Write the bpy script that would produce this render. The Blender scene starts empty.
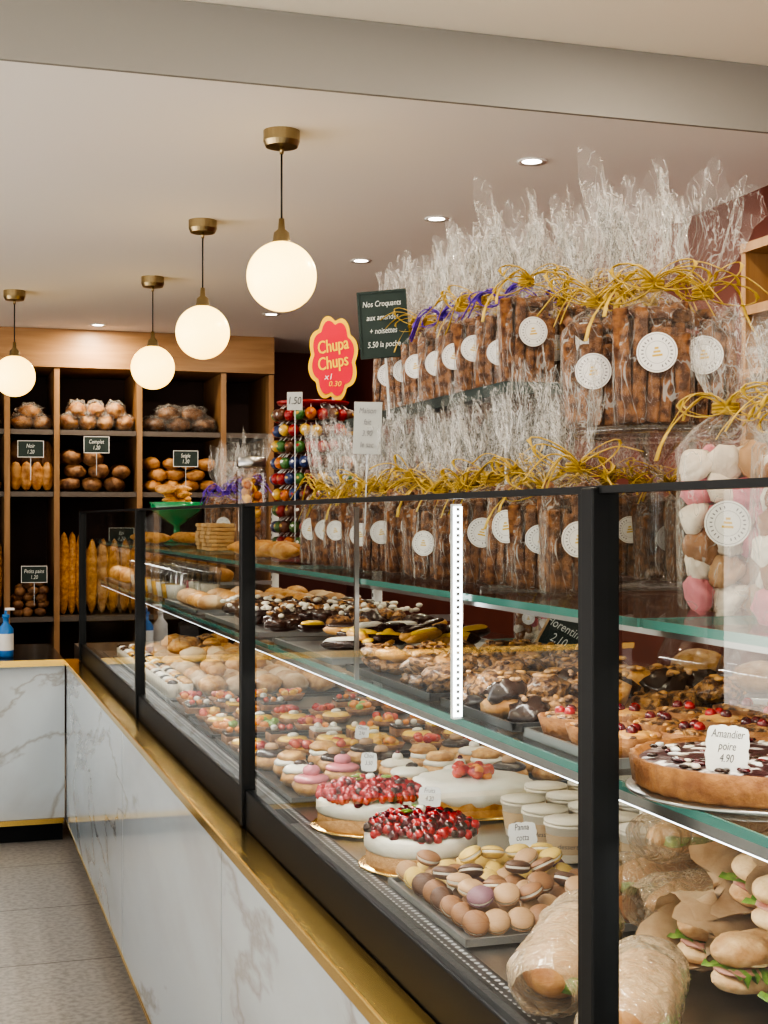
import bpy, bmesh, math, random
from mathutils import Vector, Matrix, noise, Euler
random.seed(11)
R=random.random
def U(a,b): return random.uniform(a,b)
COL=bpy.context.scene.collection
try:
    bpy.context.scene.view_settings.view_transform='AgX'
    bpy.context.scene.view_settings.look='AgX - High Contrast'
    bpy.context.scene.view_settings.exposure=.12
except Exception as e: print(e)

# ------------------------------------------------------------------ materials
def _new(name):
    m=bpy.data.materials.new(name); m.use_nodes=True
    nt=m.node_tree; b=nt.nodes['Principled BSDF']; return m,nt,b
def mat(name,col,rough=.5,metal=0,col2=None,nscale=8,lo=.35,hi=.65,bump=0,bscale=30,emit=None,es=0,coat=0,sss=0,spec=None,detail=4):
    m,nt,b=_new(name)
    b.inputs['Base Color'].default_value=(*col,1)
    b.inputs['Roughness'].default_value=rough; b.inputs['Metallic'].default_value=metal
    if coat: b.inputs['Coat Weight'].default_value=coat; b.inputs['Coat Roughness'].default_value=.08
    if spec is not None: b.inputs['Specular IOR Level'].default_value=spec
    if sss:
        b.inputs['Subsurface Weight'].default_value=sss; b.inputs['Subsurface Radius'].default_value=(.01,.006,.004)
    if emit: b.inputs['Emission Color'].default_value=(*emit,1); b.inputs['Emission Strength'].default_value=es
    tc=nt.nodes.new('ShaderNodeTexCoord')
    if col2:
        n=nt.nodes.new('ShaderNodeTexNoise'); n.inputs['Scale'].default_value=nscale; n.inputs['Detail'].default_value=detail
        nt.links.new(tc.outputs['Object'],n.inputs['Vector'])
        r=nt.nodes.new('ShaderNodeValToRGB'); r.color_ramp.elements[0].position=lo; r.color_ramp.elements[1].position=hi
        r.color_ramp.elements[0].color=(*col,1); r.color_ramp.elements[1].color=(*col2,1)
        nt.links.new(n.outputs['Fac'],r.inputs['Fac']); nt.links.new(r.outputs['Color'],b.inputs['Base Color'])
    if bump:
        n2=nt.nodes.new('ShaderNodeTexNoise'); n2.inputs['Scale'].default_value=bscale; n2.inputs['Detail'].default_value=4
        nt.links.new(tc.outputs['Object'],n2.inputs['Vector'])
        bp=nt.nodes.new('ShaderNodeBump'); bp.inputs['Strength'].default_value=bump; bp.inputs['Distance'].default_value=.01
        nt.links.new(n2.outputs['Fac'],bp.inputs['Height']); nt.links.new(bp.outputs['Normal'],b.inputs['Normal'])
    return m

def mathn(nt,op,a,b=None,c=None):
    n=nt.nodes.new('ShaderNodeMath'); n.operation=op
    for i,x in enumerate((a,b,c)):
        if x is None: continue
        if isinstance(x,(int,float)): n.inputs[i].default_value=x
        else: nt.links.new(x,n.inputs[i])
    return n.outputs[0]

def glass_mat(name,tint=(.95,.98,.965),base=.05,gain=.85,power=4.2):
    m=bpy.data.materials.new(name); m.use_nodes=True; nt=m.node_tree
    nt.nodes.remove(nt.nodes['Principled BSDF']); out=nt.nodes['Material Output']
    lw=nt.nodes.new('ShaderNodeLayerWeight'); lw.inputs['Blend'].default_value=.5
    p=mathn(nt,'POWER',lw.outputs['Facing'],power); p=mathn(nt,'MULTIPLY_ADD',p,gain,base)
    t=nt.nodes.new('ShaderNodeBsdfTransparent'); t.inputs['Color'].default_value=(*tint,1)
    g=nt.nodes.new('ShaderNodeBsdfGlossy'); g.inputs['Roughness'].default_value=.01
    mx=nt.nodes.new('ShaderNodeMixShader'); nt.links.new(p,mx.inputs[0]); nt.links.new(t.outputs[0],mx.inputs[1]); nt.links.new(g.outputs[0],mx.inputs[2])
    nt.links.new(mx.outputs[0],out.inputs['Surface']); return m

def film_mat(name,base=.045,milky=(.88,.87,.82),gain=.46,power=3.0,glint=.26):
    m=bpy.data.materials.new(name); m.use_nodes=True; nt=m.node_tree
    b=nt.nodes['Principled BSDF']; out=nt.nodes['Material Output']
    b.inputs['Base Color'].default_value=(*milky,1); b.inputs['Roughness'].default_value=.09; b.inputs['Specular IOR Level'].default_value=1.0
    tc=nt.nodes.new('ShaderNodeTexCoord')
    mp=nt.nodes.new('ShaderNodeMapping'); mp.inputs['Scale'].default_value=(1,1,.45); nt.links.new(tc.outputs['Object'],mp.inputs['Vector'])
    n=nt.nodes.new('ShaderNodeTexNoise'); n.inputs['Scale'].default_value=38; n.inputs['Detail'].default_value=2.2; n.inputs['Distortion'].default_value=1.5
    nt.links.new(mp.outputs[0],n.inputs['Vector'])
    bp=nt.nodes.new('ShaderNodeBump'); bp.inputs['Strength'].default_value=1.0; bp.inputs['Distance'].default_value=.014
    nt.links.new(n.outputs['Fac'],bp.inputs['Height']); nt.links.new(bp.outputs['Normal'],b.inputs['Normal'])
    lw=nt.nodes.new('ShaderNodeLayerWeight'); lw.inputs['Blend'].default_value=.5; nt.links.new(bp.outputs['Normal'],lw.inputs['Normal'])
    p=mathn(nt,'POWER',lw.outputs['Facing'],power); p=mathn(nt,'MULTIPLY_ADD',p,gain,base)
    s=mathn(nt,'SUBTRACT',n.outputs['Fac'],.5); s=mathn(nt,'ABSOLUTE',s); s=mathn(nt,'LESS_THAN',s,.009)  # thin white lines painted in as highlights on the crumpled film
    p=mathn(nt,'MULTIPLY_ADD',s,glint,p)
    t=nt.nodes.new('ShaderNodeBsdfTransparent')
    mx=nt.nodes.new('ShaderNodeMixShader'); nt.links.new(p,mx.inputs[0]); nt.links.new(t.outputs[0],mx.inputs[1]); nt.links.new(b.outputs[0],mx.inputs[2])
    nt.links.new(mx.outputs[0],out.inputs['Surface']); return m

def marble_mat():
    m,nt,b=_new('white_marble')
    tc=nt.nodes.new('ShaderNodeTexCoord')
    def vein(scale,dist,w,seed):
        mp=nt.nodes.new('ShaderNodeMapping'); mp.inputs['Location'].default_value=(seed,seed*2,seed*.5); mp.inputs['Rotation'].default_value=(.6,.3,.4)
        mp.inputs['Scale'].default_value=(1,.6,1.5)
        nt.links.new(tc.outputs['Object'],mp.inputs['Vector'])
        n=nt.nodes.new('ShaderNodeTexNoise'); n.inputs['Scale'].default_value=scale; n.inputs['Detail'].default_value=7; n.inputs['Distortion'].default_value=dist
        nt.links.new(mp.outputs[0],n.inputs['Vector'])
        x=mathn(nt,'SUBTRACT',n.outputs['Fac'],.5); x=mathn(nt,'ABSOLUTE',x); x=mathn(nt,'DIVIDE',x,w); x=mathn(nt,'MINIMUM',x,1.); return x
    a=vein(1.0,.7,.013,3.1); c=vein(.7,.4,.09,8.7)
    c=mathn(nt,'MULTIPLY_ADD',c,.30,.70); a=mathn(nt,'MULTIPLY_ADD',a,.6,.4)
    f=mathn(nt,'MULTIPLY',a,c)
    r=nt.nodes.new('ShaderNodeValToRGB'); nt.links.new(f,r.inputs['Fac'])
    e=r.color_ramp.elements; e[0].position=0; e[0].color=(.30,.26,.20,1); e[1].position=1; e[1].color=(.58,.635,.665,1)
    k=e.new(.6); k.color=(.48,.50,.51,1)
    nt.links.new(r.outputs['Color'],b.inputs['Base Color']); b.inputs['Roughness'].default_value=.05; b.inputs['Specular IOR Level'].default_value=1.0
    return m

def floor_mat():
    m,nt,b=_new('stone_tile')
    tc=nt.nodes.new('ShaderNodeTexCoord')
    br=nt.nodes.new('ShaderNodeTexBrick'); br.offset=0
    br.inputs['Scale'].default_value=1; br.inputs['Brick Width'].default_value=.62; br.inputs['Row Height'].default_value=.62; br.inputs['Mortar Size'].default_value=.004
    br.inputs['Color1'].default_value=(.37,.345,.32,1); br.inputs['Color2'].default_value=(.41,.385,.355,1); br.inputs['Mortar'].default_value=(.16,.145,.13,1)
    nt.links.new(tc.outputs['Object'],br.inputs['Vector'])
    n=nt.nodes.new('ShaderNodeTexNoise'); n.inputs['Scale'].default_value=55; n.inputs['Detail'].default_value=6
    nt.links.new(tc.outputs['Object'],n.inputs['Vector'])
    rr=nt.nodes.new('ShaderNodeValToRGB'); rr.color_ramp.elements[0].position=.35; rr.color_ramp.elements[0].color=(.66,.66,.66,1); rr.color_ramp.elements[1].position=.6; rr.color_ramp.elements[1].color=(1,1,1,1)
    nt.links.new(n.outputs['Fac'],rr.inputs['Fac'])
    mx=nt.nodes.new('ShaderNodeMixRGB'); mx.blend_type='MULTIPLY'; mx.inputs[0].default_value=1
    nt.links.new(br.outputs['Color'],mx.inputs[1]); nt.links.new(rr.outputs['Color'],mx.inputs[2]); nt.links.new(mx.outputs[0],b.inputs['Base Color'])
    b.inputs['Roughness'].default_value=.35
    return m

def wood_mat(name,c1,c2,axis=2):
    m,nt,b=_new(name)
    tc=nt.nodes.new('ShaderNodeTexCoord'); mp=nt.nodes.new('ShaderNodeMapping')
    sc=[14,14,14]; sc[axis]=1.2; mp.inputs['Scale'].default_value=sc
    nt.links.new(tc.outputs['Object'],mp.inputs['Vector'])
    n=nt.nodes.new('ShaderNodeTexNoise'); n.inputs['Scale'].default_value=1.6; n.inputs['Detail'].default_value=6; n.inputs['Distortion'].default_value=.6
    nt.links.new(mp.outputs[0],n.inputs['Vector'])
    r=nt.nodes.new('ShaderNodeValToRGB'); r.color_ramp.elements[0].position=.3; r.color_ramp.elements[1].position=.7
    r.color_ramp.elements[0].color=(*c1,1); r.color_ramp.elements[1].color=(*c2,1)
    nt.links.new(n.outputs['Fac'],r.inputs['Fac']); nt.links.new(r.outputs['Color'],b.inputs['Base Color']); b.inputs['Roughness'].default_value=.45
    return m

def perf_mat():
    m,nt,b=_new('perforated_metal')
    tc=nt.nodes.new('ShaderNodeTexCoord')
    v=nt.nodes.new('ShaderNodeTexVoronoi'); v.inputs['Scale'].default_value=75; v.inputs['Randomness'].default_value=0
    nt.links.new(tc.outputs['Object'],v.inputs['Vector'])
    x=mathn(nt,'LESS_THAN',v.outputs['Distance'],.27)
    mx=nt.nodes.new('ShaderNodeMixRGB'); nt.links.new(x,mx.inputs[0]); mx.inputs[1].default_value=(.02,.021,.023,1); mx.inputs[2].default_value=(.45,.46,.46,1)
    nt.links.new(mx.outputs[0],b.inputs['Base Color']); b.inputs['Roughness'].default_value=.35; return m

M={}
M['marble']=marble_mat(); M['floor']=floor_mat(); M['perf']=perf_mat()
M['gold']=mat('polished_brass',(.90,.62,.20),.2,1)
M['brass']=mat('satin_brass',(.36,.29,.17),.32,1)
M['black']=mat('black_metal',(.008,.009,.010),.45,spec=.3)
M['blackgloss']=mat('black_plastic',(.012,.012,.013),.2)
M['steel']=mat('stainless_steel',(.40,.40,.39),.28,1)
M['white_metal']=mat('white_enamel',(.75,.77,.78),.3)
M['tray']=mat('silver_tray',(.40,.41,.41),.3,.8)
M['dtray']=mat('dark_tray',(.03,.03,.032),.3)
M['glass']=glass_mat('clear_glass')
M['shelfglass']=glass_mat('shelf_glass',(.94,.97,.96),.05,.5,3.5)
M['edge']=mat('green_glass_edge',(.08,.23,.20),.12,emit=(.2,.6,.52),es=.02)  # faint emission imitates light glowing in the glass edge
M['edged']=mat('smoked_glass_edge',(.05,.07,.068),.2)
M['film']=film_mat('cellophane')
M['plastic']=glass_mat('clear_plastic',(.95,.95,.95),.10,.6,2.5)
M['ceil']=mat('ceiling_paint',(.86,.845,.84),.8)
M['ceil2']=mat('ceiling_paint_near',(.94,.91,.81),.8)
M['beam']=mat('beam_shade_grey',(.27,.265,.25),.8)  # dark grey stands in for shade on the beam's unlit face
M['wall']=mat('cream_wall',(.72,.68,.62),.8)
M['red']=mat('brick_red_paint',(.10,.022,.015),.6,col2=(.13,.030,.020),nscale=3)
M['wood']=wood_mat('oak_wood',(.25,.135,.058),(.37,.215,.10))
M['woodh']=wood_mat('oak_wood_h',(.28,.155,.068),(.41,.24,.115),0)
M['cabback']=mat('cabinet_back',(.05,.018,.012),.6)
M['shelfgrey']=mat('shelf_laminate',(.12,.10,.085),.4)
M['globe']=mat('opal_glass',(.9,.85,.7),.3,emit=(1.,.64,.14),es=3.1)
M['led']=mat('led_emitter',(1,1,1),.3,emit=(1,.93,.82),es=14)
M['ledstrip']=mat('led_strip',(1,1,1),.3,emit=(.9,.96,1),es=4.5)
M['white']=mat('white_ceramic',(.8,.8,.79),.25)
M['paper']=mat('white_paper',(.78,.77,.74),.7)
M['greypaper']=mat('grey_card',(.42,.44,.43),.7)
M['ink']=mat('ink',(.05,.05,.055),.6)
M['greyink']=mat('grey_ink',(.20,.20,.21),.6)
M['goldink']=mat('gold_ink',(.65,.45,.08),.5)
M['chalkb']=mat('chalkboard',(.018,.035,.030),.7,col2=(.03,.05,.045),nscale=12)
M['chalk']=mat('chalk',(.75,.78,.74),.9)
M['kraft']=mat('kraft_paper',(.44,.28,.15),.75,col2=(.56,.39,.23),nscale=30,bump=.3,bscale=40)
M['cookie']=mat('biscuit',(.085,.030,.011),.65,col2=(.27,.115,.038),nscale=90,lo=.4,hi=.62,bump=.6,bscale=120)
M['crust']=mat('bread_crust',(.34,.135,.035),.55,col2=(.60,.33,.12),nscale=22,bump=.5,bscale=60)
M['palecrust']=mat('pale_crust',(.46,.24,.09),.65,col2=(.72,.51,.28),nscale=26,bump=.6,bscale=60)
M['darkcrust']=mat('dark_crust',(.09,.035,.014),.6,col2=(.34,.18,.08),nscale=20,bump=.6,bscale=50)
M['flourcrust']=mat('floured_crust',(.38,.19,.07),.75,col2=(.66,.49,.31),nscale=16,bump=.5,bscale=50)
M['pastry']=mat('golden_pastry',(.44,.19,.038),.45,col2=(.71,.40,.13),nscale=50,bump=.4,bscale=90,coat=.2)
M['shell']=mat('tart_shell',(.22,.08,.022),.6,col2=(.40,.18,.055),nscale=60,bump=.4,bscale=120)
M['nut']=mat('caramel_nuts',(.08,.026,.009),.3,col2=(.50,.25,.08),nscale=110,lo=.42,hi=.58,bump=1,bscale=140,coat=.4)
M['choc']=mat('chocolate',(.022,.009,.005),.25,col2=(.045,.017,.009),nscale=40,bump=.2,bscale=60,coat=.3)
M['chocsugar']=mat('sugared_jam',(.045,.008,.010),.35,col2=(.70,.64,.62),nscale=55,lo=.52,hi=.60,bump=.5,bscale=70)
M['sponge']=mat('sponge',(.50,.27,.11),.8,col2=(.62,.37,.17),nscale=120,bump=.5,bscale=150)
M['cream']=mat('whipped_cream',(.78,.73,.62),.45,bump=.2,bscale=60,sss=.1)
M['cheese']=mat('cheese',(.62,.48,.26),.45)
M['custard']=mat('custard',(.80,.45,.05),.25,coat=.5)
M['berry']=mat('red_berry',(.30,.003,.005),.15,col2=(.45,.010,.012),nscale=120,coat=.5)
M['darkberry']=mat('dark_berry',(.045,.003,.008),.18,col2=(.18,.005,.010),nscale=80,coat=.5)
M['strawb']=mat('strawberry',(.56,.025,.015),.22,col2=(.68,.13,.05),nscale=60,coat=.5)
M['orange']=mat('orange_fruit',(.82,.29,.03),.25,coat=.5)
M['green']=mat('green_fruit',(.22,.38,.05),.3,coat=.4)
M['lettuce']=mat('lettuce',(.06,.16,.012),.45,col2=(.26,.38,.07),nscale=60)
M['ham']=mat('ham',(.36,.14,.10),.4,col2=(.50,.27,.20),nscale=40)
M['pink']=mat('pink_icing',(.68,.20,.23),.25,coat=.5)
M['yellowic']=mat('yellow_icing',(.84,.52,.05),.3,coat=.4)
M['m_pink']=mat('macaron_pink',(.62,.20,.24),.6,bump=.3,bscale=60); M['m_white']=mat('macaron_vanilla',(.66,.59,.49),.6,bump=.3,bscale=60)
M['m_brown']=mat('macaron_coffee',(.28,.13,.055),.55); M['m_choc']=mat('macaron_cocoa',(.11,.05,.026),.55)
M['m_yellow']=mat('macaron_lemon',(.66,.45,.12),.55); M['m_beige']=mat('macaron_caramel',(.44,.26,.13),.55); M['m_purple']=mat('macaron_cassis',(.20,.09,.11),.55)
M['raffia']=mat('raffia',(.44,.29,.04),.55,col2=(.62,.44,.10),nscale=60)
M['purple']=mat('purple_ribbon',(.12,.04,.42),.35)
M['kraftlabel']=mat('cup_label',(.48,.34,.20),.6)
M['cupwhite']=mat('paper_cup',(.68,.60,.47),.4)
M['greenglass']=mat('green_glassware',(.02,.26,.10),.08,coat=.8)
M['signpink']=mat('sign_red',(.70,.006,.04),.4); M['signyel']=mat('sign_yellow',(.92,.58,.01),.4)
M['l_red']=mat('wrap_red',(.25,.008,.008),.3); M['l_blue']=mat('wrap_blue',(.02,.035,.11),.3); M['l_green']=mat('wrap_green',(.04,.12,.03),.3); M['l_or']=mat('wrap_orange',(.42,.12,.015),.3); M['l_yel']=mat('wrap_yellow',(.48,.30,.05),.3); M['l_brown']=mat('wrap_brown',(.09,.03,.012),.3)
M['blueplastic']=mat('blue_plastic',(.03,.18,.50),.3)
M['wafer']=mat('wafer',(.54,.32,.14),.7,col2=(.66,.44,.21),nscale=60)
M['parchfilm']=film_mat('wax_paper_film',.36,(.60,.45,.29),.5,2.)

# ------------------------------------------------------------------ mesh builder
_sc={}
def sph(seg=12,ring=8):
    k=(seg,ring)
    if k in _sc: return _sc[k]
    vs=[(0,0,-1)]
    for i in range(1,ring):
        a=-math.pi/2+math.pi*i/ring
        for j in range(seg):
            t=2*math.pi*j/seg; vs.append((math.cos(a)*math.cos(t),math.cos(a)*math.sin(t),math.sin(a)))
    vs.append((0,0,1)); fs=[]
    for j in range(seg):
        fs.append((0,1+(j+1)%seg,1+j))
        for i in range(ring-2):
            b=1+i*seg; fs.append((b+j,b+(j+1)%seg,b+seg+(j+1)%seg,b+seg+j))
        b=1+(ring-2)*seg; fs.append((b+j,b+(j+1)%seg,len(vs)-1))
    _sc[k]=(vs,fs); return _sc[k]
_bc={}
def rb(sx,sy,sz,bev=0,seg=2):
    k=(round(sx,4),round(sy,4),round(sz,4),bev,seg)
    if k in _bc: return _bc[k]
    bm=bmesh.new(); bmesh.ops.create_cube(bm,size=1)
    for v in bm.verts: v.co=Vector((v.co.x*sx,v.co.y*sy,v.co.z*sz))
    if bev>0: bmesh.ops.bevel(bm,geom=bm.edges[:]+bm.verts[:],offset=min(bev,min(sx,sy,sz)*.45),segments=seg,affect='EDGES',profile=.5)
    bm.verts.index_update()
    r=([tuple(v.co) for v in bm.verts],[tuple(v.index for v in f.verts) for f in bm.faces]); bm.free(); _bc[k]=r; return r
def T(x,y,z,rz=0,rx=0,ry=0,s=1):
    return Matrix.Translation((x,y,z))@Euler((rx,ry,rz)).to_matrix().to_4x4()@Matrix.Scale(s,4)
class MB:
    def __init__(s): s.v=[];s.f=[];s.mi=[];s.sm=[];s.mats=[]
    def add(s,vs,fs,m,smooth=True,X=None):
        m=M[m] if isinstance(m,str) else m
        if m not in s.mats: s.mats.append(m)
        i=s.mats.index(m); o=len(s.v)
        if X is not None: vs=[X@Vector(v) for v in vs]
        s.v.extend([tuple(v) for v in vs])
        for f in fs: s.f.append(tuple(a+o for a in f)); s.mi.append(i); s.sm.append(smooth)
    def box(s,x0,x1,y0,y1,z0,z1,m,bev=0,X=None):
        vs,fs=rb(abs(x1-x0),abs(y1-y0),abs(z1-z0),bev)
        Y=Matrix.Translation(((x0+x1)/2,(y0+y1)/2,(z0+z1)/2))
        if X is not None: Y=X@Y
        s.add(vs,fs,m,False,Y)
    def ell(s,c,r,m,seg=12,ring=8,amp=0,fr=3,X=None,rot=None):
        vs,fs=sph(seg,ring); sd=R()*50
        if isinstance(r,(int,float)): r=(r,r,r)
        o=[]
        for v in vs:
            k=1+amp*noise.noise(Vector(v)*fr+Vector((sd,sd,0))) if amp else 1
            p=Vector((v[0]*r[0]*k,v[1]*r[1]*k,v[2]*r[2]*k))
            if rot is not None: p=rot@p
            o.append(p+Vector(c))
        s.add(o,fs,m,True,X)
    def lathe(s,prof,m,n=24,X=None,fl=0,fk=0,smooth=True,cap=True):
        vs=[];fs=[]
        for (r,z) in prof:
            for j in range(n):
                t=2*math.pi*j/n; rr=r*(1+(fl*math.cos(fk*t) if fl else 0)); vs.append((rr*math.cos(t),rr*math.sin(t),z))
        for i in range(len(prof)-1):
            for j in range(n): fs.append((i*n+j,i*n+(j+1)%n,(i+1)*n+(j+1)%n,(i+1)*n+j))
        if cap:
            if prof[0][0]>0: fs.append(tuple(range(n-1,-1,-1)))
            if prof[-1][0]>0: fs.append(tuple((len(prof)-1)*n+j for j in range(n)))
        s.add(vs,fs,m,smooth,X)
    def tube(s,pts,r,m,n=8,X=None,flat=1.0,smooth=True):
        pts=[Vector(p) for p in pts]; L=len(pts); vs=[];fs=[]
        if isinstance(r,(int,float)): r=[r]*L
        up=Vector((0,0,1))
        for i,p in enumerate(pts):
            d=(pts[min(i+1,L-1)]-pts[max(i-1,0)])
            if d.length<1e-9: d=Vector((0,1,0))
            d.normalize(); a=d.cross(up)
            if a.length<.05: a=d.cross(Vector((1,0,0)))
            a.normalize(); b=a.cross(d)
            for j in range(n):
                t=2*math.pi*j/n; vs.append(p+a*math.cos(t)*r[i]+b*math.sin(t)*r[i]*flat)
        for i in range(L-1):
            for j in range(n): fs.append((i*n+j,i*n+(j+1)%n,(i+1)*n+(j+1)%n,(i+1)*n+j))
        fs.append(tuple(range(n-1,-1,-1))); fs.append(tuple((L-1)*n+j for j in range(n)))
        s.add(vs,fs,m,smooth,X)
    def mesh(s,name):
        me=bpy.data.meshes.new(name); me.from_pydata(s.v,[],s.f)
        for m in s.mats: me.materials.append(m)
        me.polygons.foreach_set('material_index',s.mi); me.polygons.foreach_set('use_smooth',s.sm); me.update()
        return me
    def obj(s,name,parent=None,loc=None,rz=0):
        o=bpy.data.objects.new(name,s.mesh(name)); COL.objects.link(o)
        if loc: o.location=loc
        if rz: o.rotation_euler[2]=rz
        if parent: o.parent=parent
        return o
def empty(name,loc=(0,0,0)):
    o=bpy.data.objects.new(name,None); COL.objects.link(o); o.location=loc; o.empty_display_size=.1; return o
_tc={}
def text(mb,s,size,m,X,squash=1):
    k=s
    if k not in _tc:
        cu=bpy.data.curves.new('t','FONT'); cu.body=s; cu.size=1; cu.align_x='CENTER'; cu.align_y='CENTER'; cu.resolution_u=3
        ob=bpy.data.objects.new('t',cu); COL.objects.link(ob)
        dg=bpy.context.evaluated_depsgraph_get(); me=ob.evaluated_get(dg).to_mesh()
        _tc[k]=([tuple(v.co) for v in me.vertices],[tuple(p.vertices) for p in me.polygons])
        ob.evaluated_get(dg).to_mesh_clear(); bpy.data.objects.remove(ob); bpy.data.curves.remove(cu)
    vs,fs=_tc[k]; mb.add([((v[0]+v[1]*.2)*size*squash,v[1]*size,0) for v in vs],fs,m,False,X)
def face(loc,n,lean=0,roll=0):
    """frame: X right, Y up, Z towards viewer along horizontal direction n"""
    z=Vector((n[0],n[1],0)).normalized(); y=Vector((0,0,1)); x=y.cross(z)
    m=Matrix((x,y,z)).transposed().to_4x4()
    return Matrix.Translation(loc)@m@Euler((-lean,0,roll)).to_matrix().to_4x4()
VIEW=(-.42,-.9)

# ------------------------------------------------------------------ room shell
CZ=2.45; CZ2=2.64
def simple(name,*boxes):
    mb=MB()
    for b in boxes: mb.box(*b)
    return mb.obj(name)
simple('floor',(-3.1,2.8,-3.2,9.3,-.1,0,'floor'))
simple('ceiling',(-3.1,2.8,3.5,9.3,CZ,CZ+.35,'ceil'),(-3.1,2.8,-3.2,3.5,CZ2,CZ2+.16,'ceil2'))
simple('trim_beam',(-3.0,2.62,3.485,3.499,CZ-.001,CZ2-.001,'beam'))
simple('wall_back',(-3.0,2.62,9.1,9.25,0,CZ,'red'))
simple('wall_right',(2.62,2.8,-3.2,9.25,0,CZ2,'red'))
simple('wall_left',(-3.1,-3.0,-3.2,9.25,0,.3,'wall'),(-3.1,-3.0,-3.2,9.25,2.3,CZ2,'wall'),(-3.1,-3.0,7.0,9.25,.3,2.3,'wall'))
simple('wall_front',(-3.0,2.62,-3.2,-3.1,0,.25,'wall'),(-3.0,2.62,-3.2,-3.1,2.45,CZ2,'wall'),(-3.0,-2.7,-3.2,-3.1,.25,2.45,'wall'),(2.3,2.62,-3.2,-3.1,.25,2.45,'wall'))
mb=MB()
for x in (-2.68,-1.0,.7,2.28): mb.box(x-.03,x+.03,-3.19,-3.12,.25,2.45,'black')
mb.obj('window_1')
mb=MB()
for y in (-3.0,-.5,2.0,4.5,6.97): mb.box(-3.09,-3.02,y-.03,y+.03,.3,2.3,'black')
mb.obj('added_left_window')  # unseen left windows, added and enlarged to brighten room and ceiling

# ------------------------------------------------------------------ display case
case=empty('display_case')
GX=.56; Y0=-.6; Y1=5.88; XB=1.32
mb=MB()
ys=[Y0,1.1,2.58,4.06,5.955]
for a,b in zip(ys[:-1],ys[1:]): mb.box(.5,.52,a+.003,b-.003,.09,.735,'marble')
mb.box(.521,XB,Y0,5.94,.085,.74,'shelfgrey')
mb.obj('marble_front',case)
mb=MB(); mb.box(.545,XB,Y0,5.94,0,.085,'black'); mb.obj('plinth',case)
mb=MB()
mb.box(.492,.552,Y0,5.97,.736,.758,'gold',.003); mb.box(.497,.53,Y0,5.955,.078,.089,'gold')
mb.obj('gold_trim',case)
mb=MB()
mb.box(.553,.578,Y0,Y1,.742,.828,'black',.003)
for y in (1.127,2.625,4.13,5.87):
    mb.box(.545,.572,y-.012,y+.012,.76,1.372,'black',.002)
mb.box(.553,.567,1.150,1.160,.76,1.372,'black')
mb.box(.551,.567,Y0,Y1,1.367,1.3735,'black')
mb.box(XB-.02,XB,Y0,Y1,.742,.80,'black')
mb.box(XB-.02,XB,Y0,Y1,1.215,1.235,'black')
mb.obj('frame',case)
mb=MB()
for a,b in ((Y0,1.114),(1.162,2.612),(2.638,4.117),(4.143,5.857)):
    mb.add([(GX,a,.828),(GX,b,.828),(GX,b,1.366),(GX,a,1.366)],[(3,2,1,0)],'glass',False)
mb.obj('front_glass',case)
mb=MB()
mb.add([(.59,5.88,.80),(XB,5.88,.80),(XB,5.88,1.366),(.59,5.88,1.366)],[(0,1,2,3)],'glass',False)
mb.obj('end_glass',case)
mb=MB()
mb.box(.579,XB-.021,Y0,Y1-.02,.742,.797,'steel'); mb.box(.579,.635,Y0,Y1-.02,.797,.800,'perf')
mb.box(XB-.018,XB-.002,Y0,Y1-.02,.80,1.03,'steel')
mb.box(.58,.60,Y0,Y1-.02,.800,.812,'black')
mb.obj('deck',case)
mb=MB()
def shelf(x0,x1,y0,y1,z,e='edge',t=.008):
    mb.box(x0,x1,y0,y1,z-t,z,'shelfglass')
    mb.box(x0-.003,x0,y0,y1,z-t,z,e); mb.box(x0,x1,y0-.003,y0,z-t,z,e)
for a,b in ((Y0,1.12),(1.13,2.6),(2.61,4.05),(4.06,5.6)):
    shelf(.60,1.27,a,b,1.255); shelf(.60,1.12,a,b,1.103)
mb.obj('glass_shelves',case)
mb=MB()
mb.box(.603,.618,Y0,5.6,1.083,1.094,'steel'); mb.box(.606,.615,Y0,5.6,1.0805,1.083,'ledstrip')
mb.box(.606,.615,Y0,5.6,1.2405,1.2465,'steel')
mb.obj('shelf_rails',case)
mb=MB()
for y in (.4,1.9,3.42,4.12,5.5):
    mb.box(1.271,1.297,y-.013,y+.013,.80,1.385,'white_metal')
    for k in range(26): mb.box(1.2695,1.271,y-.004,y+.004,.83+k*.021,.841+k*.021,'ink')
    mb.box(1.1,1.271,y-.004,y+.004,1.078,1.0945,'steel'); mb.box(.75,1.271,y-.004,y+.004,1.235,1.2465,'steel')
mb.obj('shelf_uprights',case)
mb=MB()
y=1.578; z0=1.104
mb.box(.586,.5965,y-.005,y+.005,z0,1.362,'white_metal'); mb.box(.5855,.597,y-.0065,y-.005,z0+.003,1.359,'ledstrip')
for k in range(32): mb.box(.5895,.593,y-.0072,y-.0065,z0+.008+k*.0078,z0+.0115+k*.0078,'greyink')
mb.box(.589,.5955,2.0,2.006,z0,1.362,'steel')
mb.obj('led_uprights',case)
mb=MB()
# upper glass tier
mb.box(.765,1.10,1.84,2.66,1.527,1.537,'shelfglass'); mb.box(.762,.765,1.84,2.66,1.522,1.539,'edged'); mb.box(.765,1.10,1.837,1.84,1.522,1.539,'edged')
mb.box(.766,.774,1.84,2.66,1.516,1.526,'black')
for y in (1.87,2.63):
    for x in (.78,1.08): mb.lathe([(.012,1.255),(.005,1.262),(.005,1.524),(.009,1.527)],'steel',12,T(x,y,0))
mb.obj('upper_tier',case)

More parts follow.
